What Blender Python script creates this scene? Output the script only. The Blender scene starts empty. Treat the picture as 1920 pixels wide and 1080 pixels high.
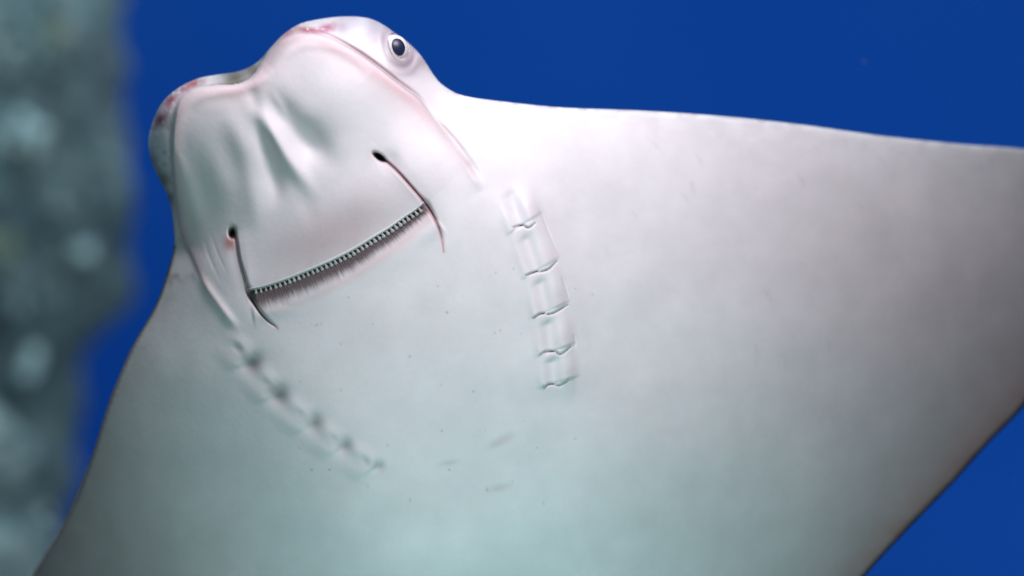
import bpy, math, random
import numpy as np
from mathutils import Vector, Matrix, noise as mnoise

random.seed(7)
rng = np.random.default_rng(7)
scene = bpy.context.scene
COL = scene.collection

# ------------------------------------------------------------------ camera
S = 0.0004            # metres per photo pixel at the ray
D = 1.8               # camera to ray
FRAME = 1920 * S
cam_d = bpy.data.cameras.new("camera")
cam = bpy.data.objects.new("camera", cam_d)
COL.objects.link(cam)
cam.location = (0, -D, 0)
cam.rotation_euler = (math.radians(90), 0, 0)
cam_d.sensor_width = 36.0
cam_d.lens = 36.0 * D / FRAME
cam_d.clip_start = 0.05
cam_d.clip_end = 200
cam_d.dof.use_dof = True
cam_d.dof.focus_distance = D - 0.05
cam_d.dof.aperture_fstop = 1.9
scene.camera = cam

# ------------------------------------------------------------------ world, lamps, exposure
world = bpy.data.worlds.new("World")
scene.world = world
world.use_nodes = True
bg = world.node_tree.nodes["Background"]
bg.inputs[0].default_value = (0.11, 0.22, 0.25, 1)
bg.inputs[1].default_value = 0.21

def area(name, loc, target, sx, sy, energy, color):
    d = bpy.data.lights.new(name, 'AREA')
    d.shape = 'RECTANGLE'; d.size = sx; d.size_y = sy
    d.energy = energy; d.color = color
    o = bpy.data.objects.new(name, d); COL.objects.link(o)
    o.location = loc
    o.rotation_euler = (Vector(target) - Vector(loc)).to_track_quat('-Z', 'Y').to_euler()
    return o
area("key_lamp", (0.045, -0.37, 0.53), (-0.03, 0.0, 0.08), 0.24, 0.20, 4.1, (1.0, 0.905, 0.985))
fl = area("teal_fill_lamp", (-0.01, -0.95, -0.85), (0.0, 0, -0.13), 0.35, 0.3, 0.54, (0.66, 0.99, 0.99))  # added fill lamp for the teal light from below
fl.data.spread = math.radians(44)
area("backdrop_lamp", (-0.3, 2.6, 2.6), (0.9, 6.5, -0.9), 2.5, 1.5, 84.0, (0.85, 0.95, 1.0))  # unseen lamp added to light the water sheet from above
area("low_backdrop_lamp", (2.4, 2.8, -1.9), (0.9, 6.5, -0.8), 1.5, 1.5, 54.0, (0.70, 0.92, 1.0))  # added at low right to brighten the lower water
area("rock_lamp", (-0.5, 0.5, 1.8), (-1.1, 2.7, 0.1), 1.6, 1.6, 50.0, (0.66, 0.93, 1.0))  # unseen lamp added to brighten the rocks

vs = scene.view_settings
vs.view_transform = 'Standard'; vs.look = 'None'
vs.exposure = 0.0; vs.gamma = 1.0
scene.cycles.use_denoising = True
scene.cycles.max_bounces = 6

# ------------------------------------------------------------------ helpers
def nd(nt, t, **kw):
    n = nt.nodes.new(t)
    for k, v in kw.items():
        setattr(n, k, v)
    return n

def mat(name, color, rough=0.5, spec=0.4):
    m = bpy.data.materials.new(name); m.use_nodes = True
    b = m.node_tree.nodes["Principled BSDF"]
    b.inputs["Base Color"].default_value = (*color, 1)
    b.inputs["Roughness"].default_value = rough
    b.inputs["Specular IOR Level"].default_value = spec
    return m

def noise_mat(name, cols, scale, rough=0.6, spec=0.3, detail=6, bump=0.0, bscale=40.0, bdist=0.002):
    m = mat(name, cols[0][1], rough, spec)
    nt = m.node_tree; b = nt.nodes["Principled BSDF"]
    tc = nd(nt, 'ShaderNodeTexCoord')
    nz = nd(nt, 'ShaderNodeTexNoise'); nz.inputs['Scale'].default_value = scale; nz.inputs['Detail'].default_value = detail
    rp = nd(nt, 'ShaderNodeValToRGB')
    els = rp.color_ramp.elements
    while len(els) < len(cols): els.new(0.5)
    for e, (p, c) in zip(els, cols):
        e.position = p; e.color = (*c, 1)
    nt.links.new(tc.outputs['Object'], nz.inputs['Vector'])
    nt.links.new(nz.outputs['Fac'], rp.inputs['Fac'])
    nt.links.new(rp.outputs['Color'], b.inputs['Base Color'])
    if bump > 0:
        n2 = nd(nt, 'ShaderNodeTexNoise'); n2.inputs['Scale'].default_value = bscale; n2.inputs['Detail'].default_value = 5
        bp = nd(nt, 'ShaderNodeBump'); bp.inputs['Strength'].default_value = bump; bp.inputs['Distance'].default_value = bdist
        nt.links.new(tc.outputs['Object'], n2.inputs['Vector'])
        nt.links.new(n2.outputs['Fac'], bp.inputs['Height'])
        nt.links.new(bp.outputs['Normal'], b.inputs['Normal'])
    return m

def mesh_obj(name, verts, faces, material, parent=None, smooth=True):
    me = bpy.data.meshes.new(name)
    me.from_pydata([tuple(v) for v in verts], [], [tuple(f) for f in faces])
    me.materials.append(material)
    if smooth:
        me.polygons.foreach_set("use_smooth", [True] * len(me.polygons))
    me.update()
    o = bpy.data.objects.new(name, me); COL.objects.link(o)
    if parent is not None: o.parent = parent
    return o

def catmull(pts, step=6.0, closed=False):
    p = np.asarray(pts, float); n = len(p); out = []
    segs = n if closed else n - 1
    for i in range(segs):
        if closed:
            a, b, c, d = p[(i-1) % n], p[i], p[(i+1) % n], p[(i+2) % n]
        else:
            b, c = p[i], p[i+1]
            a = p[i-1] if i > 0 else 2*b - c
            d = p[i+2] if i + 2 < n else 2*c - b
        k = max(2, int(np.linalg.norm(c - b) / step))
        # centripetal-ish: scale tangents to this segment's length
        L = np.linalg.norm(c - b)
        t1 = (c - a) / (np.linalg.norm(c - a) + 1e-9) * L
        t2 = (d - b) / (np.linalg.norm(d - b) + 1e-9) * L
        for j in range(k):
            t = j / k
            out.append((2*t**3-3*t*t+1)*b + (t**3-2*t*t+t)*t1 + (-2*t**3+3*t*t)*c + (t**3-t*t)*t2)
    if not closed: out.append(p[-1])
    return np.array(out)

def pdist(P, poly, closed=False, reach=None):
    """distance of points P to a polyline, arclength fraction, side (+ = right of travel in image)"""
    P = np.asarray(P, np.float32); poly = np.asarray(poly, np.float32)
    N = len(P)
    dist = np.full(N, 1e9); tt = np.zeros(N); side = np.zeros(N); near = np.zeros((N, 2))
    sel = np.arange(N)
    if reach is not None:
        lo = poly.min(0) - reach; hi = poly.max(0) + reach
        sel = np.where((P[:, 0] > lo[0]) & (P[:, 0] < hi[0]) & (P[:, 1] > lo[1]) & (P[:, 1] < hi[1]))[0]
    Q = P[sel]
    q = poly if not closed else np.vstack([poly, poly[:1]])
    seg = np.diff(q, axis=0); ln = np.linalg.norm(seg, axis=1); cum = np.concatenate([[0], np.cumsum(ln)])
    bd = np.full(len(Q), 1e18); bt = np.zeros(len(Q)); bs = np.zeros(len(Q)); bn = np.zeros((len(Q), 2))
    for i in range(len(seg)):
        if ln[i] < 1e-9: continue
        w = Q - q[i]
        t = np.clip((w @ seg[i]) / ln[i]**2, 0, 1)
        r = w - t[:, None] * seg[i]
        d2 = (r * r).sum(1)
        m = d2 < bd
        bd[m] = d2[m]; bt[m] = (cum[i] + t[m] * ln[i]) / cum[-1]
        bs[m] = (seg[i][0] * w[m, 1] - seg[i][1] * w[m, 0])
        bn[m] = q[i] + t[m, None] * seg[i]
    dist[sel] = np.sqrt(bd); tt[sel] = bt; side[sel] = np.sign(bs); near[sel] = bn
    return dist, tt, side, near

def inside(P, poly):
    x, y = P[:, 0], P[:, 1]; c = np.zeros(len(P), bool)
    q = np.vstack([poly, poly[:1]])
    for i in range(len(poly)):
        x1, y1 = q[i]; x2, y2 = q[i+1]
        if y1 == y2: continue
        m = (y1 > y) != (y2 > y)
        c ^= m & (x < (x2 - x1) * (y - y1) / (y2 - y1) + x1)
    return c

def sstep(a, b, x):
    t = np.clip((x - a) / (b - a), 0, 1)
    return t * t * (3 - 2 * t)

def gauss(x, w): return np.exp(-(x / w)**2)
def ell(x):
    t = np.clip(x, 0, 1)
    return np.sqrt(np.maximum(1 - (1 - t)**2, 0))

def vnoise(xx, yy, sc, seed):
    r = np.random.default_rng(seed); tab = r.random((64, 64))
    u = xx / sc; v = yy / sc
    i = np.floor(u).astype(int); j = np.floor(v).astype(int); fu = u - i; fv = v - j
    fu = fu * fu * (3 - 2 * fu); fv = fv * fv * (3 - 2 * fv)
    g = lambda a, b: tab[a % 64, b % 64]
    return (g(i, j) * (1-fu) * (1-fv) + g(i+1, j) * fu * (1-fv) + g(i, j+1) * (1-fu) * fv + g(i+1, j+1) * fu * fv) * 2 - 1
def unproject(px, py, h, hs=None):
    """photo pixel + height towards the viewer (in ray pixels) -> metres"""
    hs = h if hs is None else hs
    k = (D - hs * S) / D
    return np.stack([(px - 960) * S * k, -h * S, -(py - 540) * S * k], -1)

# ------------------------------------------------------------------ setting: open blue water behind (a wide curved sheet)
def build_water():
    v, f = [], []
    n, m = 48, 20
    for j in range(m + 1):
        for i in range(n + 1):
            a = math.radians(-100 + 200 * i / n)
            v.append((7.5 * math.sin(a), 7.0 * math.cos(a) - 0.5, -4 + 8 * j / m))
    for j in range(m):
        for i in range(n):
            a = j * (n + 1) + i
            f.append((a, a + 1, a + n + 2, a + n + 1))
    m_ = noise_mat("deep_water_blue", [(0.3, (0.006, 0.070, 0.40)), (0.7, (0.010, 0.082, 0.43))], 0.5, 0.9, 0.0, 2)
    o = mesh_obj("water", v, f, m_)
    o["kind"] = "structure"
build_water()

# ------------------------------------------------------------------ rocks behind (out of focus)
MR = noise_mat("rock_face", [(0.30, (0.09, 0.135, 0.155)), (0.45, (0.14, 0.19, 0.205)), (0.58, (0.19, 0.235, 0.245)), (0.72, (0.27, 0.34, 0.37))],
               9.0, 0.9, 0.1, 8, 0.6, 30, 0.012)
MR2 = noise_mat("pale_rock_face", [(0.30, (0.05, 0.075, 0.085)), (0.5, (0.20, 0.26, 0.27)), (0.7, (0.42, 0.46, 0.45))],
                9.0, 0.9, 0.1, 8, 0.6, 30, 0.012)
MCOR = noise_mat("encrusting_coral", [(0.3, (0.34, 0.46, 0.50)), (0.7, (0.72, 0.82, 0.84))], 30, 0.9, 0.1, 4)
MALG = noise_mat("algae_tuft", [(0.3, (0.16, 0.18, 0.12)), (0.7, (0.30, 0.31, 0.22))], 30, 0.9, 0.1, 4)

def back(px, py, Y):
    k = (D + Y) / D
    return Vector(((px - 960) * S * k, Y, -(py - 540) * S * k))

def lumpy(name, rad_fn, z0, z1, nz, na, cx, cy, amp, freq, material, seed, parent=None):
    v, f = [], []
    for j in range(nz + 1):
        z = z0 + (z1 - z0) * j / nz
        r = rad_fn(z)
        for i in range(na):
            a = 2 * math.pi * i / na
            p = Vector((math.cos(a) * r, math.sin(a) * r, z))
            n1 = mnoise.fractal(p * freq + Vector((seed, 0, 0)), 0.9, 2.1, 5)
            rr = r + amp * n1
            v.append((cx + math.cos(a) * rr, cy + math.sin(a) * rr, z))
    for j in range(nz):
        for i in range(na):
            f.append((j*na+i, j*na+(i+1) % na, (j+1)*na+(i+1) % na, (j+1)*na+i))
    f.append(tuple(range(na-1, -1, -1))); f.append(tuple(nz*na + i for i in range(na)))
    return mesh_obj(name, v, f, material, parent)

def blob(name, c, r, material, parent, seed):
    v, f = [], []
    nz, na = 12, 18
    for j in range(nz + 1):
        th = math.pi * j / nz
        for i in range(na):
            a = 2 * math.pi * i / na
            d = Vector((math.sin(th) * math.cos(a), math.sin(th) * math.sin(a), math.cos(th)))
            k = 1 + 0.7 * mnoise.noise(d * 2.2 + Vector((seed, 3, 1)))
            v.append((c[0] + d.x * r * k, c[1] + d.y * r * k * 0.5, c[2] + d.z * r * k * 1.1))
    for j in range(nz):
        for i in range(na):
            f.append((j*na+i, (j+1)*na+i, (j+1)*na+(i+1) % na, j*na+(i+1) % na))
    return mesh_obj(name, v, f, material, parent)

YR = 2.6
KR = (D + YR) / D
def pillar_radius(z):
    py = 540 - z / (S * KR)
    xs = np.interp(py, [-400, 0, 100, 250, 400, 500, 590, 650, 760, 860, 1000, 1400], [200, 195, 203, 213, 219, 213, 190, 160, 150, 130, 118, 135])
    return (xs + 240) * S * KR
pil = bpy.data.objects.new("rock_pillar", None); COL.objects.link(pil)
cxr = (-240 - 960) * S * KR
pil.location = (cxr, YR, -2.0)
pil["label"] = "tall blurred grey-green rock pillar crusted with pale growth, behind the ray"
pil["category"] = "rock"
o = lumpy("rock", pillar_radius, -2.0, 1.6, 130, 150, 0, 0, 0.05, 5.5, MR, 3.1, pil)
o.location = (0, 0, 2.0)
LUMPS = []
for cx_, cy_, sp_, k_, m_ in [(55, 235, 30, 9, MCOR), (160, 488, 24, 7, MCOR), (22, 565, 20, 6, MCOR), (10, 120, 24, 5, MR2), (10, 460, 30, 8, MALG), (60, 690, 22, 5, MCOR),
                              (70, 980, 30, 8, MCOR), (48, 925, 16, 4, MCOR), (185, 300, 16, 3, MR2), (100, 70, 20, 4, MALG), (120, 395, 22, 4, MR2)]:
    for j in range(k_):
        LUMPS.append((cx_ + random.gauss(0, sp_ * .5), cy_ + random.gauss(0, sp_ * .6), random.uniform(7, 15), m_))
for i in range(60):
    LUMPS.append((random.uniform(-20, 225), random.uniform(-20, 600), random.uniform(8, 20), random.choice([MR2, MR, MR, MR])))
for i, (px, py, r, m_) in enumerate(LUMPS):
    p = back(px, py, YR)
    rr = pillar_radius(p.z)
    dx = p.x - cxr
    yy = -math.sqrt(max(rr * rr - dx * dx, 0.0))
    k2 = (D + YR + yy) / (D + YR)
    q = (p.x * k2 - cxr, yy * 0.98, p.z * k2 + 2.0)
    blob("coral_lump" if m_ is MCOR else ("algae_clump" if m_ is MALG else "rock_knob"), q, r * S * KR * 0.9, m_, pil, i * 1.7)

YB = 1.9
b0 = back(-70, 900, YB)
def boulder_radius(z):
    py = 540 - z / (S * (D + YB) / D)
    return max(np.interp(py, [700, 755, 800, 870, 940, 1000, 1080, 1300], [4, 70, 96, 112, 112, 150, 185, 230]), 4) * S * (D + YB) / D
kb = S * (D + YB) / D
bo = lumpy("boulder", boulder_radius, (540 - 1400) * kb, (540 - 715) * kb, 60, 80, b0.x, YB, 0.035, 9.0, MR2, 9.4)
bo["label"] = "smaller pale blurred boulder at the foot of the rock pillar"
bo["category"] = "boulder"

# ------------------------------------------------------------------ the ray: outline
HEAD = [(326, 462), (325, 425), (318, 378), (302, 342), (285, 306), (278, 265), (287, 226), (306, 190), (336, 164), (372, 147), (408, 140),
        (450, 133), (482, 117), (506, 91), (531, 65), (562, 45), (600, 36), (645, 31), (690, 34), (718, 46), (746, 66), (770, 84), (790, 105), (805, 128),
        (822, 152), (846, 170), (872, 180)]
RLEAD = [(950, 191), (1050, 201), (1200, 207), (1350, 217), (1500, 233), (1650, 254), (1800, 270), (1920, 280), (2010, 300), (2060, 345)]
TRAIL = [(2075, 420), (2040, 560), (1985, 672), (1920, 762), (1850, 835), (1790, 902), (1700, 995), (1622, 1080), (1545, 1185), (1490, 1300), (1470, 1400),
         (1480, 1500), (1440, 1585), (1360, 1600), (1290, 1560), (1200, 1600), (1160, 1690), (1080, 1700), (1030, 1630), (1040, 1540),
         (960, 1470), (800, 1440), (600, 1440), (400, 1480), (150, 1570), (-60, 1610)]
LLEAD = [(-190, 1570), (-215, 1500), (-170, 1420), (-60, 1270), (58, 1082), (125, 970), (168, 865), (205, 750), (245, 655), (290, 575), (312, 515)]
OUT = catmull(HEAD + RLEAD + TRAIL + LLEAD, 10.0, True)
head_l = catmull(HEAD, 9.0); lead_r = catmull(HEAD[-2:] + RLEAD + TRAIL[:1], 22.0)
trail = catmull([RLEAD[-1]] + TRAIL + LLEAD[:1], 30.0); lead_l = catmull(LLEAD + HEAD[:1], 18.0)

def axis_range(a, b, f0, f1, fine, coarse):
    return np.concatenate([np.arange(a, f0, coarse), np.arange(f0, f1, fine), np.arange(f1, b + coarse, coarse)])
gx = axis_range(-226, 2085, 268, 1110, 2.0, 5.5)
gy = axis_range(20, 1712, 20, 905, 2.0, 6.5)
GX, GY = np.meshgrid(gx, gy); NY, NX = GX.shape
P = np.stack([GX.ravel(), GY.ravel()], 1)
ins = inside(P, OUT)
sp = np.maximum(np.gradient(gx)[None, :].repeat(NY, 0), np.gradient(gy)[:, None].repeat(NX, 1)).ravel()
dO, tO, _, nearO = pdist(P, OUT, True)
core = ins & (dO > 0.4 * sp)
cg = core.reshape(NY, NX)
cell = cg[:-1, :-1] | cg[1:, :-1] | cg[:-1, 1:] | cg[1:, 1:]
used = np.zeros((NY, NX), bool)
used[:-1, :-1] |= cell; used[1:, :-1] |= cell; used[:-1, 1:] |= cell; used[1:, 1:] |= cell
rim = used.ravel() & ~core
P[rim] = nearO[rim]
ids = np.where(used.ravel())[0]
X = P[ids]; isrim = rim[ids]
x, y = X[:, 0], X[:, 1]

# ------------------------------------------------------------------ the ray: relief (height towards the viewer, in ray pixels)
dH, tH, _, _ = pdist(X, head_l); dR, _, _, _ = pdist(X, lead_r); dT, _, _, _ = pdist(X, trail); dL, _, _, _ = pdist(X, lead_l)
O = np.array([640., 470.]); A = np.array([0.470, 0.883]); Pv = np.array([0.883, -0.470])
s = (X - O) @ A; q = (X - O) @ Pv

def smooth_dist(x_, y_):  # head side width for the profile
    return np.interp(tH, [0, .25, .42, .55, .68, .8, 1.0], [70, 48, 40, 40, 62, 95, 120])
LH = smooth_dist(x, y)
pr_h = 0.45 * ell(dH / 10) * 0.45 + (1 - 0.45 * 0.45) * ell(dH / LH)
pr_r = 0.20 * ell(dR / 12) + 0.20 * (1 - np.exp(-dR / 32.0)) + 0.60 * (1 - np.exp(-dR / 160.0))
pr_l = 0.10 * ell(dL / 8) + 0.90 * (1 - np.exp(-dL / 150.0))
pr_t = 0.10 * ell(dT / 8) + 0.90 * (1 - np.exp(-dT / 280.0))
prof = pr_h * pr_r * pr_l * pr_t

qr = np.maximum(q - 260, 0); ql = np.maximum(-q - 180, 0)
base = -0.00042 * qr**2 - 0.00078 * ql**2 - 0.16 * np.maximum(-s - 60, 0)**2 / (np.maximum(-s - 60, 0) + 80)
base = base - 0.00042 * np.maximum(s - 400, 0)**2
pod = 1 / (1 + (np.abs(q - 20) / 395)**4.2) * sstep(1350, 550, s)
wing = 70.0
T = wing + 125 * pod
T = T + 10 * gauss(np.hypot(x - 740, y - 720), 260)
H = base + T * prof

def feat(poly, step=5.0):
    return catmull(poly, step)
def add_line(poly, amp, w, taper=0.25, prof_fn=gauss, reach=None):
    pl = feat(poly)
    d, t, sd, _ = pdist(X, pl, reach=reach or 4 * w)
    tp = sstep(0, taper, t) * sstep(0, taper, 1 - t) if taper > 0 else 1.0
    return amp * prof_fn(d, w) * tp, d, t, sd

# lobes of the snout, standing proud of the head behind them
LOBE = [(430, 610), (408, 572), (387, 544), (370, 507), (359, 481), (343, 447), (333, 400), (326, 340), (322, 280), (326, 222), (337, 188), (362, 169), (402, 162), (440, 160),
        (462, 153), (478, 140), (494, 115), (517, 84), (545, 68), (575, 63), (610, 70), (660, 96), (700, 123), (742, 156), (785, 190), (812, 226), (848, 268), (880, 308), (906, 356)]
lobe_l = catmull(LOBE, 5.0)
lobe_poly = np.vstack([lobe_l, np.array([[860, 480], [640, 620]])])
dl, tl, _, _ = pdist(X, lobe_l, reach=330)
dl = np.where(dl > 1e8, 400, dl)
il = inside(X, lobe_poly)
sl = np.where(il, dl, -dl)
amp = np.interp(tl, [0, .12, .25, .36, .5, .62, .74, .84, .93, 1], [0, 5, 10, 15, 24, 30, 30, 18, 8, 0])
fade = np.where(il, sstep(300, 40, dl), 1.0)
H += amp * (sstep(-3.5, 4.5, sl)) * np.where(il, fade, 1)
H += amp * 0.05 * gauss(sl - 9, 8)
rimk = np.interp(tl, [0, .3, .38, .42, .47, .52, .58, .68, .74, .86, .93, 1], [.25, .25, .3, .8, 1, .8, .35, .9, 1, 1, .5, 0])
H -= amp * 0.30 * rimk * gauss(sl + 5.0, 4.0)            # undercut line behind the lip

# soften the broad forms away from the sharp lips and grooves
def blur(val, r, n):
    g = np.zeros(NX * NY); m = np.zeros(NX * NY); g[ids] = val; m[ids] = 1
    g = g.reshape(NY, NX); m = m.reshape(NY, NX)
    for _ in range(n):
        for ax in (0, 1):
            def box(a):
                pad = [(0, 0), (0, 0)]; pad[ax] = (r + 1, r)
                c = np.cumsum(np.pad(a, pad), axis=ax)
                return c[2*r+1:] - c[:-2*r-1] if ax == 0 else c[:, 2*r+1:] - c[:, :-2*r-1]
            g, m = box(g), box(m)
        g = np.where(m > 1e-9, g / np.maximum(m, 1e-9), 0); m = (m > 1e-9) * 1.0
    return g.ravel()[ids]
wb0 = sstep(295, 340, x) * sstep(1000, 880, x) * sstep(800, 660, y) * sstep(12, 60, dO[ids])
wl = sstep(14, 60, dl) * wb0
H = H * (1 - wl) + blur(H, 8, 3) * wl
FINE = [
    ([(500, 160), (520, 190), (545, 235)], 2, 8, .45),
    ([(380, 430), (392, 480), (420, 540)], -1.0, 3, .45),
    ([(393, 425), (408, 475), (432, 525)], -.8, 2.5, .45),
]
H += 18 * gauss(np.hypot((x - 640) * .8 + (y - 170) * .3, (y - 180) * 1.0), 95)
H += 9 * gauss(np.hypot(x - 385, y - 230), 60)
H += 10 * gauss(np.hypot(x - 620, y - 420), 110)
H += 6 * gauss(np.hypot(x - 700, y - 370), 50)

# cheek fold at the far side of the head
v_, dcf, tcf, _ = add_line([(806, 215), (846, 258), (872, 292), (892, 325), (906, 358)], -9, 7, .3); H += v_
v_, *_r = add_line([(868, 280), (890, 330), (905, 360)], 5, 9, .3); H += v_
# left shoulder fold
v_, *_r = add_line([(366, 505), (392, 548), (425, 592), (452, 625)], 7, 9, .3); H += v_

# nasal grooves, nostrils
GRR = catmull([(703, 289), (718, 298), (745, 322), (775, 355), (798, 382), (814, 408), (826, 438), (832, 472)], 4)
GRL = catmull([(437, 428), (443, 452), (448, 482), (456, 512), (466, 545), (483, 578), (501, 599), (521, 616)], 4)
dgr, tgr, sgr, _ = pdist(X, GRR, reach=70); dgl, tgl, sgl, _ = pdist(X, GRL, reach=70)
for dg, tg, sg, outer in ((dgr, tgr, sgr, -1), (dgl, tgl, sgl, 1)):
    w = np.interp(tg, [0, .1, .5, .58, .7, 1], [4.0, 2.6, 2.6, 5.0, 3.2, 1.8])
    a_ = np.interp(tg, [0, .05, .5, .6, .85, 1], [9, 9, 9, 14, 9, 0])
    H -= a_ * np.exp(-(dg / w)**2)
    # the curtain side stands a little above the cheek side
    H += np.interp(tg, [0, .03, .14, .45, .6, .97, 1], [0, 0, 5, 7, 3, 0, 0]) * np.where(sg == -outer, 1, 0) * np.exp(-dg / 22.0) * sstep(0, 2.5, dg)
    H -= np.interp(tg, [0, .03, .2, .5, .8, .97, 1], [0, 0, 5, 3, 3, 0, 0]) * np.where(sg == outer, 1, 0) * np.exp(-(dg / 16.0)**2)
nr = np.hypot(((x - 712) * .80 + (y - 295) * .60) / 13.0, (-(x - 712) * .60 + (y - 295) * .80) / 6.0)
nl = np.hypot((x - 435) / 6.5, (y - 436) / 11.0)
H -= 26 * np.exp(-nr**4) + 20 * np.exp(-nl**4)
H -= 6 * gauss(np.hypot(x - 730, y - 300), 20)

# mouth: fringe line, dark cleft under it, striated lower lip
MOUTH = catmull([(464, 545), (489, 541), (506, 536), (531, 528), (562, 516), (589, 505), (634, 485), (667, 468), (703, 446), (730, 430), (757, 411), (781, 395), (798, 381)], 4)
dm, tm, sm, _ = pdist(X, MOUTH, reach=130)
sd_m = np.where(sm > 0, dm, -dm)      # + = below the fringe (travelling left to right)
lipw = 1.5 * np.interp(tm, [0, .05, .3, .6, .85, 1], [18, 28, 27, 23, 18, 13])
near_m = dm < 1e8
mm = np.where(near_m, 1.0, 0.0)
endt = sstep(0, .02, tm) * sstep(0, .02, 1 - tm)
H += mm * 3 * sstep(4, -6, sd_m) * np.exp(-np.maximum(-sd_m, 0) / 60.0) * endt
H -= mm * 8 * np.exp(-((sd_m - 2.0) / 3.2)**2) * endt
H -= mm * 2 * sstep(2, 8, sd_m) * sstep(44, 10, sd_m) * endt
H += mm * 4 * np.exp(-((sd_m - 46) / 16)**2) * endt

dmin = np.minimum(np.minimum(dl, dgr), np.minimum(dgl, dm))
wb = sstep(18, 60, dmin) * wb0
H = H * (1 - wb) + blur(H, 7, 3) * wb
for poly, a_, w_, tp_ in [
    ([(470, 165), (490, 215), (520, 265), (552, 315), (582, 355), (600, 385)], 11, 16, .4),
    ([(480, 205), (492, 260), (508, 310), (518, 360), (508, 400)], -11, 15, .4),
    ([(412, 178), (452, 270), (470, 340), (485, 430), (495, 460)], 8, 22, .4),
    ([(488, 150), (525, 205), (570, 262), (606, 296), (640, 330)], -16, 25, .4),
    ([(550, 222), (590, 268), (622, 300)], -8, 34, .45),
    ([(464, 150), (474, 180), (490, 225)], -5, 13, .45),
    ([(348, 215), (398, 300), (438, 370), (466, 440)], 6, 36, .45),
    ([(360, 240), (375, 330), (395, 420), (405, 480)], -5, 28, .45),
    ([(560, 350), (580, 400), (590, 440)], -1.5, 16, .45),
]:
    v_, *_r = add_line(poly, a_, w_, tp_); H += v_
for poly, a_, w_, tp_ in FINE:
    v_, *_r = add_line(poly, a_, w_, tp_); H += v_

# gill slits, right column: overlapping flaps, each ending in a wavy slit
SL = [[(961, 427), (970, 424), (980, 422.5), (991, 427), (1005, 417)],
      [(984, 517), (1000, 511), (1019, 508), (1030, 504), (1044, 490)],
      [(999, 597), (1014, 588), (1028, 589), (1040, 586), (1064, 572)],
      [(1010, 667), (1023, 659), (1040, 659), (1051, 664), (1072, 649)],
      [(1020, 729), (1030, 720), (1049, 722), (1069, 709)]]
gpath = catmull([(952, 330), (985, 423), (1014, 508), (1032, 586), (1042, 660), (1046, 722), (1048, 770)], 5)
dgp, tgp, sgp, _ = pdist(X, gpath, reach=130)
lat = np.where(sgp > 0, -dgp, dgp)         # + = to the right of the column
ok = dgp < 1e8
gw = np.where(ok, sstep(46, 26, np.abs(lat)), 0) * sstep(0.0, .15, tgp) * sstep(1.0, .88, tgp)
gl = np.concatenate([[0], np.cumsum(np.linalg.norm(np.diff(gpath, axis=0), axis=1))]); gl /= gl[-1]
glen = np.linalg.norm(np.diff(gpath, axis=0), axis=1).sum()
tgs = tgp + np.where(ok, .25 * lat / glen, 0)
tsl = []
for sl_ in SL:
    c = np.mean(sl_, axis=0); tsl.append(tgs[np.argmin(np.hypot(x - c[0], y - c[1]))])
tsl = np.array(tsl)

saw = np.zeros(len(X))
ed = np.concatenate([[0.02], tsl, [1.0]])
for i in range(5):
    a0, a1 = ed[i], ed[i+1]
    u = (tgs - a0) / (a1 - a0)
    m = (u >= 0) & (u <= 1)
    saw = np.where(m, sstep(0.0, .95, u) * sstep(0, .08, 1 - u), saw)
H += np.where(ok, 3.4 * saw * gw, 0)
H += np.where(ok, gw * (1.6 * gauss(lat + 28, 13) + (4.2 + 2.2 * vnoise(tgs * 40, lat * 0, 4.0, 51)) * gauss(lat - 17, 15)), 0)
H -= np.where(ok, 7 * gw * gauss(lat + 8, 13) * sstep(.0, .22, saw), 0)
H += np.where(ok, 10 * gauss(lat, 55) * sstep(0, .2, tgp) * sstep(1, .8, tgp), 0)
slit_d = np.full(len(X), 1e9)
for sl_ in SL:
    pl = catmull(sl_, 3)
    d, t, sd, _ = pdist(X, pl, reach=40)
    w = 0.7 + 1.5 * np.sin(np.pi * np.clip(t, 0, 1))
    et = sstep(0, .12, t) * sstep(0, .12, 1 - t)
    H -= 4.0 * np.exp(-(d / w)**2)
    H += 1.8 * et * np.where(sd < 0, 1, 0) * np.exp(-d / 9.0) * sstep(0, 2.5, d)
    slit_d = np.minimum(slit_d, d / w)
for poly in ([(1009, 388), (1024, 425), (1036, 455), (1048, 480)], [(1052, 518), (1062, 546), (1068, 572)], [(1075, 625), (1078, 645), (1074, 655)]):
    pl = catmull(poly, 3); d, t, sd, _ = pdist(X, pl, reach=30)
    H -= 2.2 * np.exp(-(d / 2.0)**2) * np.sin(np.pi * np.clip(t, 0, 1))
    slit_d = np.minimum(slit_d, 0.8 + d / 1.6)

# gill slits, left column: turned away, seen as pits under a lifted edge
lpath = catmull([(415, 622), (455, 660), (510, 727), (575, 786), (635, 830), (698, 870), (735, 895)], 5)
dlp, tlp, slp, _ = pdist(X, lpath, reach=120)
okl = dlp < 1e8
latl = np.where(slp > 0, -dlp, dlp)     # + = towards the throat
H += np.where(okl, 3.5 * gauss(latl - 7, 14) * sstep(0, .1, tlp) * sstep(1, .85, tlp), 0)
H -= np.where(okl, 1.0 * gauss(latl + 16, 18) * sstep(0, .1, tlp) * sstep(1, .85, tlp), 0)
pits = [((446, 653), 12, 6), ((473, 680), 15, 11), ((500, 718), 11, 6), ((523, 739), 17, 10), ((563, 776), 11, 6), ((589, 792), 15, 9),
        ((625, 822), 11, 6), ((646, 834), 13, 8), ((686, 864), 12, 6), ((709, 873), 9, 6)]
ll = np.linalg.norm(np.diff(lpath, axis=0), axis=1).sum()
tls = tlp + np.where(okl, -.35 * latl / ll, 0)
sawl = np.zeros(len(X)); el = [0.0] + [float(tls[np.argmin(np.hypot(x - c_[0], y - c_[1]))]) for c_ in ((478, 683), (529, 742), (594, 795), (651, 837), (712, 875))]
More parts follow.
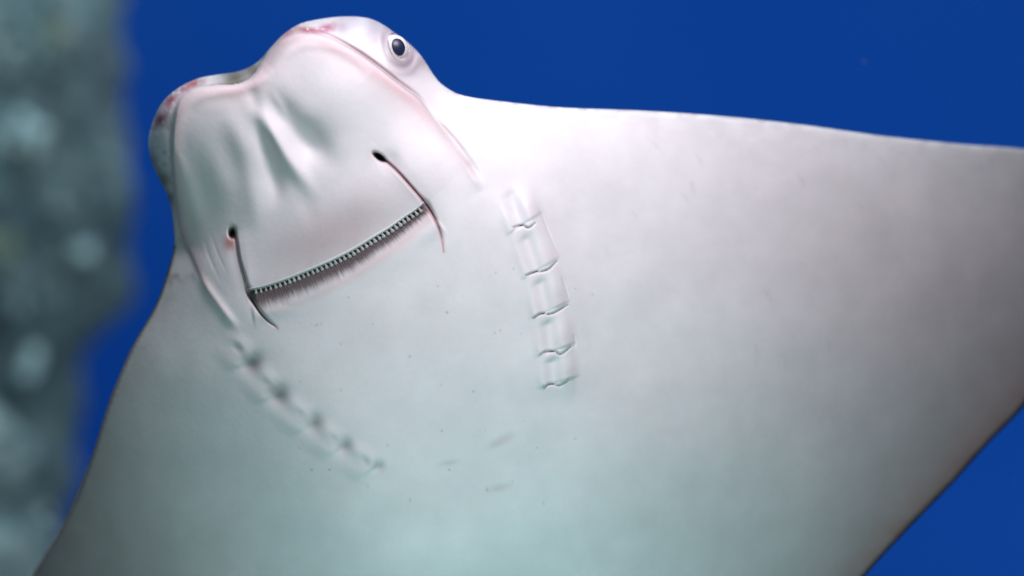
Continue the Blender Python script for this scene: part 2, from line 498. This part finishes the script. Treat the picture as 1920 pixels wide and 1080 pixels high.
for i in range(5):
    u = (tls - el[i]) / (el[i+1] - el[i]); m_ = (u >= 0) & (u <= 1)
    sawl = np.where(m_, sstep(0, .9, u) * sstep(0, .14, 1 - u), sawl)
wl_ = np.where(okl, sstep(-52, -20, latl) * sstep(16, -4, latl), 0)
H += 3.3 * sawl * wl_
H += np.where(okl, 1.6 * gauss(latl + 22, 20) * sstep(0, .1, tlp) * sstep(1, .85, tlp), 0)
pit_m = np.zeros(len(X))
for i, (c, ra, rb) in enumerate(pits):
    dx = x - c[0]; dy = y - c[1]
    u = (dx * .70 + dy * .71) / (ra * (1.15 if i % 2 else 1.1)); v = (-dx * .71 + dy * .70) / (rb * (1.75 if i % 2 else 1.3))
    g_ = np.exp(-(u * u + v * v))
    k_ = [6, 17, 3, 16, 3, 14, 3, 12, 4, 8][i]
    H -= .62 * k_ * g_; pit_m = np.maximum(pit_m, g_ * k_ / 14)

# eye socket and lids
eu = ((x - 749) * .95 + (y - 88) * -.31); ev = ((x - 749) * .31 + (y - 88) * .95)
er = np.hypot(eu / 16.5, ev / 25.0)
H_eye_before = None
ie = np.argmin(np.hypot(x - 749, y - 88)); H_eye_before = H[ie]
H -= 16 * sstep(1.12, .92, er)
H += 4.0 * np.exp(-((er - 1.22) / .13)**2)
H -= 3.5 * np.exp(-((er - 1.62) / .16)**2) * sstep(-10, 20, ev - eu)
H += 3.0 * np.exp(-((er - 2.0) / .25)**2)
H += 5 * gauss(np.hypot(x - 690, y - 60), 28)

# uneven skin: slow undulation and a few wrinkles along the wing's leading edge
soft = sstep(0, 60, dO[ids])
H += soft * (2.6 * vnoise(x, y, 170, 1) + 1.0 * vnoise(x, y, 70, 2))
# radial streaks of the fin rays
rad = np.degrees(np.arctan2(y - 520, x - 820))
wingm = sstep(330, 520, q) * soft
H += wingm * 0.10 * vnoise(rad * 12, np.hypot(x - 820, y - 520) * .12, 10, 4)
H += 0.5 * sstep(60, 5, dR) * soft * vnoise(x * .6 + y, y - x * .2, 16, 6)
H = np.where(isrim, base, np.maximum(H, base + 0.3))

# ------------------------------------------------------------------ the ray: skin pigment with some shade painted in (per vertex)
Cb = np.array([0.81, 0.782, 0.797])
col = np.tile(Cb, (len(X), 1))
def pig(mask, c):
    m = np.clip(mask, 0, 1)[:, None]
    col[:] = col * (1 - m) + np.array(c) * m
headm = sstep(90, -40, s)
# warm grey nasal curtain, pink lobe rims
cur = gauss(np.hypot(((x - 632) * .9 + (y - 440) * -.43) / 150, ((x - 632) * .43 + (y - 440) * .9) / 62), 1.0)
pig(0.80 * cur * np.where((sd_m < 0) | ~near_m, 1, 0), (0.54, 0.435, 0.445))
pig(0.80 * np.clip(amp / 22, 0, 1) * gauss(sl - 8, 11), (0.74, 0.51, 0.53))
pig(0.35 * np.clip(amp / 22, 0, 1) * gauss(sl - 22, 22), (0.74, 0.60, 0.60))
pig(0.5 * np.interp(tl, [0, .1, .2, .3], [.2, 1, 1, 0]) * gauss(sl - 3, 7), (0.66, 0.47, 0.48))
pig(0.7 * rimk * amp / 32 * gauss(sl + 3, 2.4), (0.30, 0.20, 0.21))  # dark undercut shade painted along the lobe rim
# head behind the lobes: patchy grey-olive skin
bh = np.where(sl < -4, 1, 0) * sstep(120, 60, dH) * np.where(dl < 150, 1, 0)
n1 = vnoise(x, y, 26, 11) * .6 + vnoise(x, y, 11, 12) * .4
pig(bh * 0.6 * sstep(-.1, .5, n1) * sstep(.78, .55, tH), (0.36, 0.32, 0.35))
for c, ra, k_, cc in [((440, 147), 32, 1, (.13, .11, .085)), ((474, 131), 22, .95, (.14, .115, .10)), ((495, 106), 14, .8, (.22, .18, .18)), ((302, 338), 22, .8, (.13, .15, .12)), ((316, 372), 16, .8, (.15, .16, .13)),
                      ((284, 300), 14, .6, (.25, .27, .24)), ((700, 48), 30, .75, (.34, .30, .36)), ((728, 66), 22, .7, (.34, .29, .34)), ((642, 50), 20, .75, (.34, .27, .34)),
                      ((772, 124), 24, .7, (.34, .28, .34)), ((792, 116), 14, .6, (.40, .32, .32)), ((665, 40), 18, .5, (.40, .35, .42)), ((846, 262), 12, .0, (.5, .4, .4))]:
    pig(k_ * gauss(np.hypot(x - c[0], y - c[1]) / ra * (1 + .35 * n1), 1.0) * np.where(sl < -2, 1, 0), cc)
pig(.92 * np.exp(-((er - 1.15) / .13)**2), (0.20, 0.155, 0.18))
pig(.65 * np.exp(-((er - 1.6) / .32)**2) * sstep(-12, 14, ev + .4 * eu), (0.34, 0.28, 0.32))  # shadow below the eye painted into the skin
pig(.55 * np.exp(-((er - 1.5) / .45)**2), (0.45, 0.39, 0.43))
# sore red scrapes on the lip of the snout
for c, ra, rb, ang, cc in [((318, 190), 8, 20, 40, (.40, .06, .11)), ((300, 222), 9, 18, 25, (.20, .035, .07)), ((362, 157), 16, 6, -15, (.50, .10, .11)), ((345, 166), 12, 6, -30, (.50, .2, .25)),
                           ((578, 56), 22, 5, 5, (.36, .04, .09)), ((612, 52), 14, 7, -15, (.40, .10, .18)), ((540, 62), 16, 5, -35, (.55, .24, .27)), ((306, 205), 6, 10, 30, (.7, .5, .56)), ((520, 85), 10, 5, -50, (.6, .42, .42))]:
    a_ = math.radians(ang); dx, dy = x - c[0], y - c[1]
    u = (dx * math.cos(a_) + dy * math.sin(a_)) / (ra * 1.3); v = (-dx * math.sin(a_) + dy * math.cos(a_)) / (rb * 1.25)
    pig(.95 * np.exp(-(u*u + v*v) * (1 + .5 * n1)) * sstep(-.9, .0, vnoise(x, y, 6, 17) + .25) * np.where(sl < 2, 1, .3), cc)
# recess shade painted dark into the grooves and nostrils, pinkish skin beside
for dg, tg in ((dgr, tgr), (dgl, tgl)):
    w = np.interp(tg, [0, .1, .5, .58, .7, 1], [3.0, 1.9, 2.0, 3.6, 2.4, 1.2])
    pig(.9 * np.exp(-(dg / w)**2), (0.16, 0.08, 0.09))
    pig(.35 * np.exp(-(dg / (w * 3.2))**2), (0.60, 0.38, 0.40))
pig(np.exp(-nr**4), (0.02, 0.012, 0.02)); pig(np.exp(-nl**4), (0.03, 0.025, 0.02))
pig(.85 * np.exp(-(np.hypot((x - 430) / 12, (y - 456) / 14))**2) * np.where(nl > .9, 1, 0), (0.55, 0.20, 0.20))
pig(.25 * gauss(np.hypot(x - 735, y - 300), 18), (0.45, 0.38, 0.40))  # soft grey shadow painted beside the right nostril
# lower lip
strv = 0.5 + 0.5 * vnoise(tm * 900, sd_m * .12, 6.5, 21)
lip = mm * endt * sstep(2, 5, sd_m) * sstep(1.12, .45, sd_m / lipw + .22 * (strv - .5))
pig(.93 * lip, (0.095, 0.058, 0.062))
pig(mm * endt * .45 * np.exp(-((sd_m - lipw * 1.15) / 9)**2) * np.interp(tm, [0, .15, .4, .75, 1], [.1, .5, .7, 1, .8]), (0.72, 0.46, 0.46))
pig(mm * endt * np.exp(-((sd_m - 2.0) / 3.0)**2), (0.05, 0.03, 0.035))  # darkness of the mouth cleft painted into the colour
# gills
pig(.50 * np.exp(-slit_d**2), (0.36, 0.29, 0.33))  # crease shade painted along the slits
pig(.60 * pit_m, (0.20, 0.19, 0.20))  # shade of the left pits put into the colour
pig(.30 * np.where(ok, gw * gauss(lat - 22, 16) * sstep(.6, 1, saw), 0), (0.74, 0.60, 0.63))
pig(.25 * gauss(np.hypot(x - 515, y - 733), 12), (0.55, 0.36, 0.36))
pig(.50 * sstep(480, 1150, q + .25 * s) * sstep(-40, 330, dR), (0.60, 0.44, 0.475))
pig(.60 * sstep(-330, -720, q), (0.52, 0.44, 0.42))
# small pink marks on the belly
for c, ra, rb, ang in [((940, 826), 24, 8, -28), ((842, 868), 20, 5, -12), ((935, 915), 20, 6, -10)]:
    a_ = math.radians(ang); dx, dy = x - c[0], y - c[1]
    u = (dx * math.cos(a_) + dy * math.sin(a_)) / ra; v = (-dx * math.sin(a_) + dy * math.cos(a_)) / rb
    pig(.48 * np.exp(-(u*u + v*v)) * (.8 + .5 * n1), (0.50, 0.37, 0.39))
# freckles
for i in range(46):
    c = (random.uniform(560, 1120), random.uniform(480, 960)); r_ = random.uniform(1.1, 2.3)
    pig(random.uniform(.25, .7) * gauss(np.hypot(x - c[0], y - c[1]), r_), (0.22, 0.22, 0.22))
# wing margins: reddish trailing band, dark seam where the back's skin begins
pig(.75 * np.exp(-dT / 42.0) * (0.85 + .3 * n1), (0.62, 0.19, 0.12))
pig(.25 * np.exp(-dT / 150.0), (0.50, 0.40, 0.40))
pig(.95 * np.exp(-(dT / 5.0)**2), (0.05, 0.035, 0.035))
pig(.55 * np.exp(-dL / 55.0) * (.8 + .3 * n1), (0.36, 0.27, 0.23))
pig(.95 * np.exp(-(dL / 4.0)**2), (0.09, 0.05, 0.04))
pig(.45 * np.exp(-(dR / 5.0)**2) * sstep(.0, .5, vnoise(x, y, 14, 33)), (0.30, 0.25, 0.28))
pig(.30 * np.exp(-dR / 26.0) * sstep(0, .5, vnoise(x, y, 18, 31) + .2), (0.50, 0.46, 0.50))
# greyer patches along the cheek fold, fine scratches
for c, ra, rb, ang, k_ in [((832, 250), 30, 9, 50, .40), ((872, 300), 24, 8, 55, .35)]:
    a_ = math.radians(ang); dx, dy = x - c[0], y - c[1]
    u = (dx * math.cos(a_) + dy * math.sin(a_)) / ra; v = (-dx * math.sin(a_) + dy * math.cos(a_)) / rb
    pig(k_ * np.exp(-(u*u + v*v)), (0.46, 0.38, 0.38))
for i in range(26):
    c = (random.uniform(1120, 1880), random.uniform(250, 700)) if i else (1212, 255)
    a_ = random.uniform(.9, 1.7); L_ = random.uniform(8, 28)
    p0 = np.array([[c[0] - math.cos(a_) * L_, c[1] - math.sin(a_) * L_], [c[0] + 3, c[1]], [c[0] + math.cos(a_) * L_, c[1] + math.sin(a_) * L_]])
    d, t, _, _ = pdist(X, catmull(p0, 6), reach=14)
    pig(random.uniform(.08, .22) * gauss(d, 2.6) * np.sin(np.pi * np.clip(t, 0, 1)), (0.38, 0.34, 0.38))
# big soft mottling
pig(.10 * sstep(-.2, .8, vnoise(x, y, 120, 41)), (0.62, 0.60, 0.60))

# ------------------------------------------------------------------ the ray: mesh
vent = unproject(x, y, H)
hd = base - (26 + 75 * pod) * (pr_h * (1 - np.exp(-dR / 60)) * (1 - np.exp(-dL / 60)) * (1 - np.exp(-dT / 120)))
dors = unproject(x, y, hd, base)
idx = -np.ones(NX * NY, int); idx[ids] = np.arange(len(ids))
idd = idx.copy(); core_ids = np.where(~isrim)[0]
idd[ids[core_ids]] = len(ids) + np.arange(len(core_ids))
allv = np.vstack([vent, dors[core_ids]])
dcol = np.tile(np.array([0.16, 0.125, 0.10]), (len(core_ids), 1))
allc = np.vstack([col, dcol])
G = idx.reshape(NY, NX); GD = idd.reshape(NY, NX)
cj, ci = np.where(cell)
fv = np.stack([G[cj, ci], G[cj+1, ci], G[cj+1, ci+1], G[cj, ci+1]], 1)
fd = np.stack([GD[cj, ci], GD[cj, ci+1], GD[cj+1, ci+1], GD[cj+1, ci]], 1)
# a cell whose four corners all lie on the rim would repeat itself on the back: keep it once
allrim = np.all(fd < len(ids), axis=1)
F = np.vstack([fv, fd[~allrim]])
me = bpy.data.meshes.new("body")
me.vertices.add(len(allv)); me.vertices.foreach_set("co", allv.astype(np.float32).ravel())
me.loops.add(F.size); me.loops.foreach_set("vertex_index", F.astype(np.int32).ravel())
me.polygons.add(len(F)); me.polygons.foreach_set("loop_start", (np.arange(len(F)) * 4).astype(np.int32))
me.polygons.foreach_set("use_smooth", np.ones(len(F), bool))
me.update(calc_edges=True); me.validate()
at = me.color_attributes.new("tint", 'FLOAT_COLOR', 'POINT')
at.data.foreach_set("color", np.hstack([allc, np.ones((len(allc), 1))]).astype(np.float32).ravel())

def skin_material():
    m = bpy.data.materials.new("ray_skin"); m.use_nodes = True
    nt = m.node_tree; b = nt.nodes["Principled BSDF"]
    at_ = nd(nt, 'ShaderNodeAttribute'); at_.attribute_name = "tint"
    tc = nd(nt, 'ShaderNodeTexCoord')
    nz = nd(nt, 'ShaderNodeTexNoise'); nz.inputs['Scale'].default_value = 34; nz.inputs['Detail'].default_value = 7; nz.inputs['Roughness'].default_value = .6
    mr = nd(nt, 'ShaderNodeMapRange'); mr.inputs[1].default_value = .3; mr.inputs[2].default_value = .7; mr.inputs[3].default_value = .93; mr.inputs[4].default_value = 1.03
    mx = nd(nt, 'ShaderNodeMix'); mx.data_type = 'RGBA'; mx.blend_type = 'MULTIPLY'; mx.inputs[0].default_value = 1.0
    L = nt.links.new
    L(tc.outputs['Object'], nz.inputs['Vector']); L(nz.outputs['Fac'], mr.inputs[0])
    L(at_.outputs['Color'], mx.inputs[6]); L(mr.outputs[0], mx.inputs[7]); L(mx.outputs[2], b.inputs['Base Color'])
    n2 = nd(nt, 'ShaderNodeTexNoise'); n2.inputs['Scale'].default_value = 260; n2.inputs['Detail'].default_value = 5
    bp = nd(nt, 'ShaderNodeBump'); bp.inputs['Strength'].default_value = .25; bp.inputs['Distance'].default_value = .0006
    L(tc.outputs['Object'], n2.inputs['Vector']); L(n2.outputs['Fac'], bp.inputs['Height']); L(bp.outputs['Normal'], b.inputs['Normal'])
    b.inputs['Roughness'].default_value = .48
    b.inputs['Specular IOR Level'].default_value = .25
    b.inputs['Subsurface Weight'].default_value = .18
    b.inputs['Subsurface Radius'].default_value = (.9, .55, .5)
    b.inputs['Subsurface Scale'].default_value = .0018
    return m
MS = skin_material(); me.materials.append(MS)
ray = bpy.data.objects.new("ray", None); COL.objects.link(ray)
ray["label"] = "pale cow-nosed ray swimming belly-on with mouth, gill slits and one eye showing"
ray["category"] = "ray"
ray.location = (0, 0, 0)
body = bpy.data.objects.new("body", me); COL.objects.link(body); body.parent = ray

def hgt(px, py):
    return float(H[np.argmin((x - px)**2 + (y - py)**2)])
def U(px, py, h):
    return unproject(np.array(float(px)), np.array(float(py)), np.array(float(h)))

# ------------------------------------------------------------------ eye
M_SCL = mat("eye_white", (0.78, 0.75, 0.72), .25, .5)
M_PUP = mat("eye_pupil", (0.012, 0.018, 0.055), .38, .5)
def cap(name, c, R, n, up, half, squash, material, parent, lift=0.0, asp=1.0, nr_=14, na=40):
    """a spherical cap round direction n on a ball of radius R, metres"""
    n = Vector(n).normalized(); up = Vector(up); v_ = (up - n * up.dot(n)).normalized(); u_ = n.cross(v_)
    V = [Vector(c) + n * (R * squash + lift)]; Fc = []
    for j in range(1, nr_ + 1):
        th = half * j / nr_
        for i in range(na):
            a = 2 * math.pi * i / na
            V.append(Vector(c) + (n * math.cos(th) + (u_ * math.cos(a) * asp + v_ * math.sin(a)) * math.sin(th)).normalized() * (R + lift))
    for i in range(na): Fc.append((0, 1 + i, 1 + (i + 1) % na))
    for j in range(nr_ - 1):
        for i in range(na):
            a = 1 + j * na
            Fc.append((a + i, a + na + i, a + na + (i + 1) % na, a + (i + 1) % na))
    return mesh_obj(name, V, Fc, material, parent)
ne = Vector((0.95 * .66, -0.72, 0.31 * .66)).normalized()
upv = Vector((-.31, 0, .95))
pe = Vector(U(749, 88, H_eye_before)); R_ = 27.5 * S
ce = pe - ne * (R_ * .62)
eye = cap("eye", ce, R_, ne, upv, math.radians(88), 1.0, M_SCL, ray)
cap("pupil", ce, R_ * 1.012, (.39, -.92, .12), upv, math.radians(36), 1.0, M_PUP, eye, lift=.0001, asp=.70)

# ------------------------------------------------------------------ mouth: fringe of little pegs hanging from the nasal curtain, ridged lip
M_FR = noise_mat("fringe_skin", [(0.3, (0.46, 0.44, 0.43)), (0.7, (0.60, 0.57, 0.56))], 300, .5, .3, 3)
M_LIP = noise_mat("lip_ridge_skin", [(0.3, (0.12, 0.073, 0.077)), (0.7, (0.18, 0.115, 0.118))], 400, .5, .3, 3)
ml = np.concatenate([[0], np.cumsum(np.linalg.norm(np.diff(MOUTH, axis=0), axis=1))]); mlen = ml[-1]
def mpt(t):
    a = np.interp(t * mlen, ml, MOUTH[:, 0]); b = np.interp(t * mlen, ml, MOUTH[:, 1])
    a2 = np.interp(min(t + .01, 1) * mlen, ml, MOUTH[:, 0]); b2 = np.interp(min(t + .01, 1) * mlen, ml, MOUTH[:, 1])
    a1 = np.interp(max(t - .01, 0) * mlen, ml, MOUTH[:, 0]); b1 = np.interp(max(t - .01, 0) * mlen, ml, MOUTH[:, 1])
    tg = np.array([a2 - a1, b2 - b1]); tg /= np.linalg.norm(tg)
    return np.array([a, b]), tg, np.array([-tg[1], tg[0]])      # point, tangent, downwards normal
def tube(path, radii, k=8):
    V, Fc = [], []
    path = [Vector(p) for p in path]
    for i, p in enumerate(path):
        d = (path[min(i+1, len(path)-1)] - path[max(i-1, 0)]).normalized()
        a = d.cross(Vector((0, 1, 0)))
        if a.length < 1e-4: a = d.cross(Vector((1, 0, 0)))
        a.normalize(); b = d.cross(a)
        for j in range(k):
            an = 2 * math.pi * j / k
            V.append(p + (a * math.cos(an) + b * math.sin(an)) * radii[i])
    for i in range(len(path) - 1):
        for j in range(k):
            Fc.append((i*k+j, i*k+(j+1) % k, (i+1)*k+(j+1) % k, (i+1)*k+j))
    Fc.append(tuple(range(k-1, -1, -1))); Fc.append(tuple((len(path)-1)*k + j for j in range(k)))
    return V, Fc
# rolled edge of the curtain
pp, rr = [], []
for t in np.linspace(.0, 1.0, 90):
    c, tg, nn = mpt(t); c2 = c - nn * 4.0
    pp.append(U(c2[0], c2[1], hgt(c[0] - nn[0]*6, c[1] - nn[1]*6) - 1.0)); rr.append(S * 2.8 * (math.sin(math.pi * min(max(t, .0), 1))**.35 * .9 + .1))
v_, f_ = tube(pp, rr, 10)
cur_o = mesh_obj("nasal_curtain_edge", v_, f_, MS, ray)
ca = cur_o.data.color_attributes.new("tint", 'FLOAT_COLOR', 'POINT')
ca.data.foreach_set("color", np.tile(np.array([.74, .735, .735, 1], np.float32), (len(v_), 1)).ravel())
NT = 38
for i in range(NT):
    t = .03 + .94 * (i + .5) / NT
    c, tg, nn = mpt(t)
    j1 = random.uniform(-.6, .6); ln_ = random.uniform(9.5, 11.5); rad_ = random.uniform(2.5, 3.0)
    if t < .12 or t > .9: ln_ *= .75; rad_ *= .85
    h0 = hgt(c[0] - nn[0]*5, c[1] - nn[1]*5)
    pts = []; rs = []
    for k_, (o_, dz, r_) in enumerate([(-4, 0, .9), (-1, .3, .8), (2, 0, .75), (4.2, -1.4, 1.15), (5.8, -2.6, 1.45), (7.0, -3.8, 1.2), (8.2, -5, .4)]):
        p_ = c + nn * o_ + tg * j1 * (o_ / 9)
        pts.append(U(p_[0], p_[1], h0 + dz - 2.5)); rs.append(S * rad_ * r_)
    v_, f_ = tube(pts, rs, 8)
    mesh_obj("fringe_peg", v_, f_, M_FR, cur_o)
# fine ridges of the lower lip
VV, FF = [], []
nrg = 78
for i in range(nrg):
    t = .02 + .96 * (i + .5) / nrg + random.uniform(-.002, .002)
    c, tg, nn = mpt(t)
    lw = float(np.interp(t, [0, .05, .3, .6, .85, 1], [24, 37, 35, 30, 24, 18])) * random.uniform(.85, 1.2)
    pts, rs = [], []
    for k_, u in enumerate(np.linspace(0, 1, 6)):
        p_ = c + nn * (8 + (lw * .72 - 7) * u) + tg * (u * 3 * (t - .5) + random.uniform(-.4, .4))
        pts.append(U(p_[0], p_[1], hgt(*p_) + .1)); rs.append(S * random.uniform(.7, 1.0) * (1.0 - .85 * u**1.5))
    v_, f_ = tube(pts, rs, 5)
    o_ = len(VV); VV += v_; FF += [tuple(a + o_ for a in f) for f in f_]
lr = mesh_obj("lip_ridges", VV, FF, M_LIP, ray); lr["kind"] = "stuff"

# ------------------------------------------------------------------ tail (thin whip behind the body, out of frame)
M_TAIL = noise_mat("tail_skin", [(0.3, (.10, .08, .065)), (.7, (.18, .14, .115))], 60, .5, .3)
pp = [unproject(np.array(1330. + 62 * i + 1.5*i*i), np.array(1500. + 105 * i), np.array(-110. - 9 * i)) for i in range(16)]
v_, f_ = tube(pp, [S * (34 * (1 - i / 15)**1.2 + 3) for i in range(16)], 12)
mesh_obj("tail", v_, f_, M_TAIL, ray)

# ------------------------------------------------------------------ fine particles drifting in the water
VV, FF = [], []
for i in range(70):
    Y = random.uniform(.15, .9)
    c = back(random.uniform(-200, 2100), random.uniform(-200, 1300), Y); r_ = random.uniform(.0003, .0009)
    o_ = len(VV)
    VV += [c + Vector(d) * r_ * random.uniform(.7, 1.4) for d in ((1, 0, 0), (-1, 0, 0), (0, 1, 0), (0, -1, 0), (0, 0, 1), (0, 0, -1))]
    FF += [tuple(a + o_ for a in f) for f in ((0, 2, 4), (2, 1, 4), (1, 3, 4), (3, 0, 4), (2, 0, 5), (1, 2, 5), (3, 1, 5), (0, 3, 5))]
so = mesh_obj("drifting_specks", VV, FF, mat("speck", (.35, .4, .45), .8, .1), None, False)
so["kind"] = "stuff"; so["label"] = "tiny pale specks drifting in the blue water"; so["category"] = "particles"
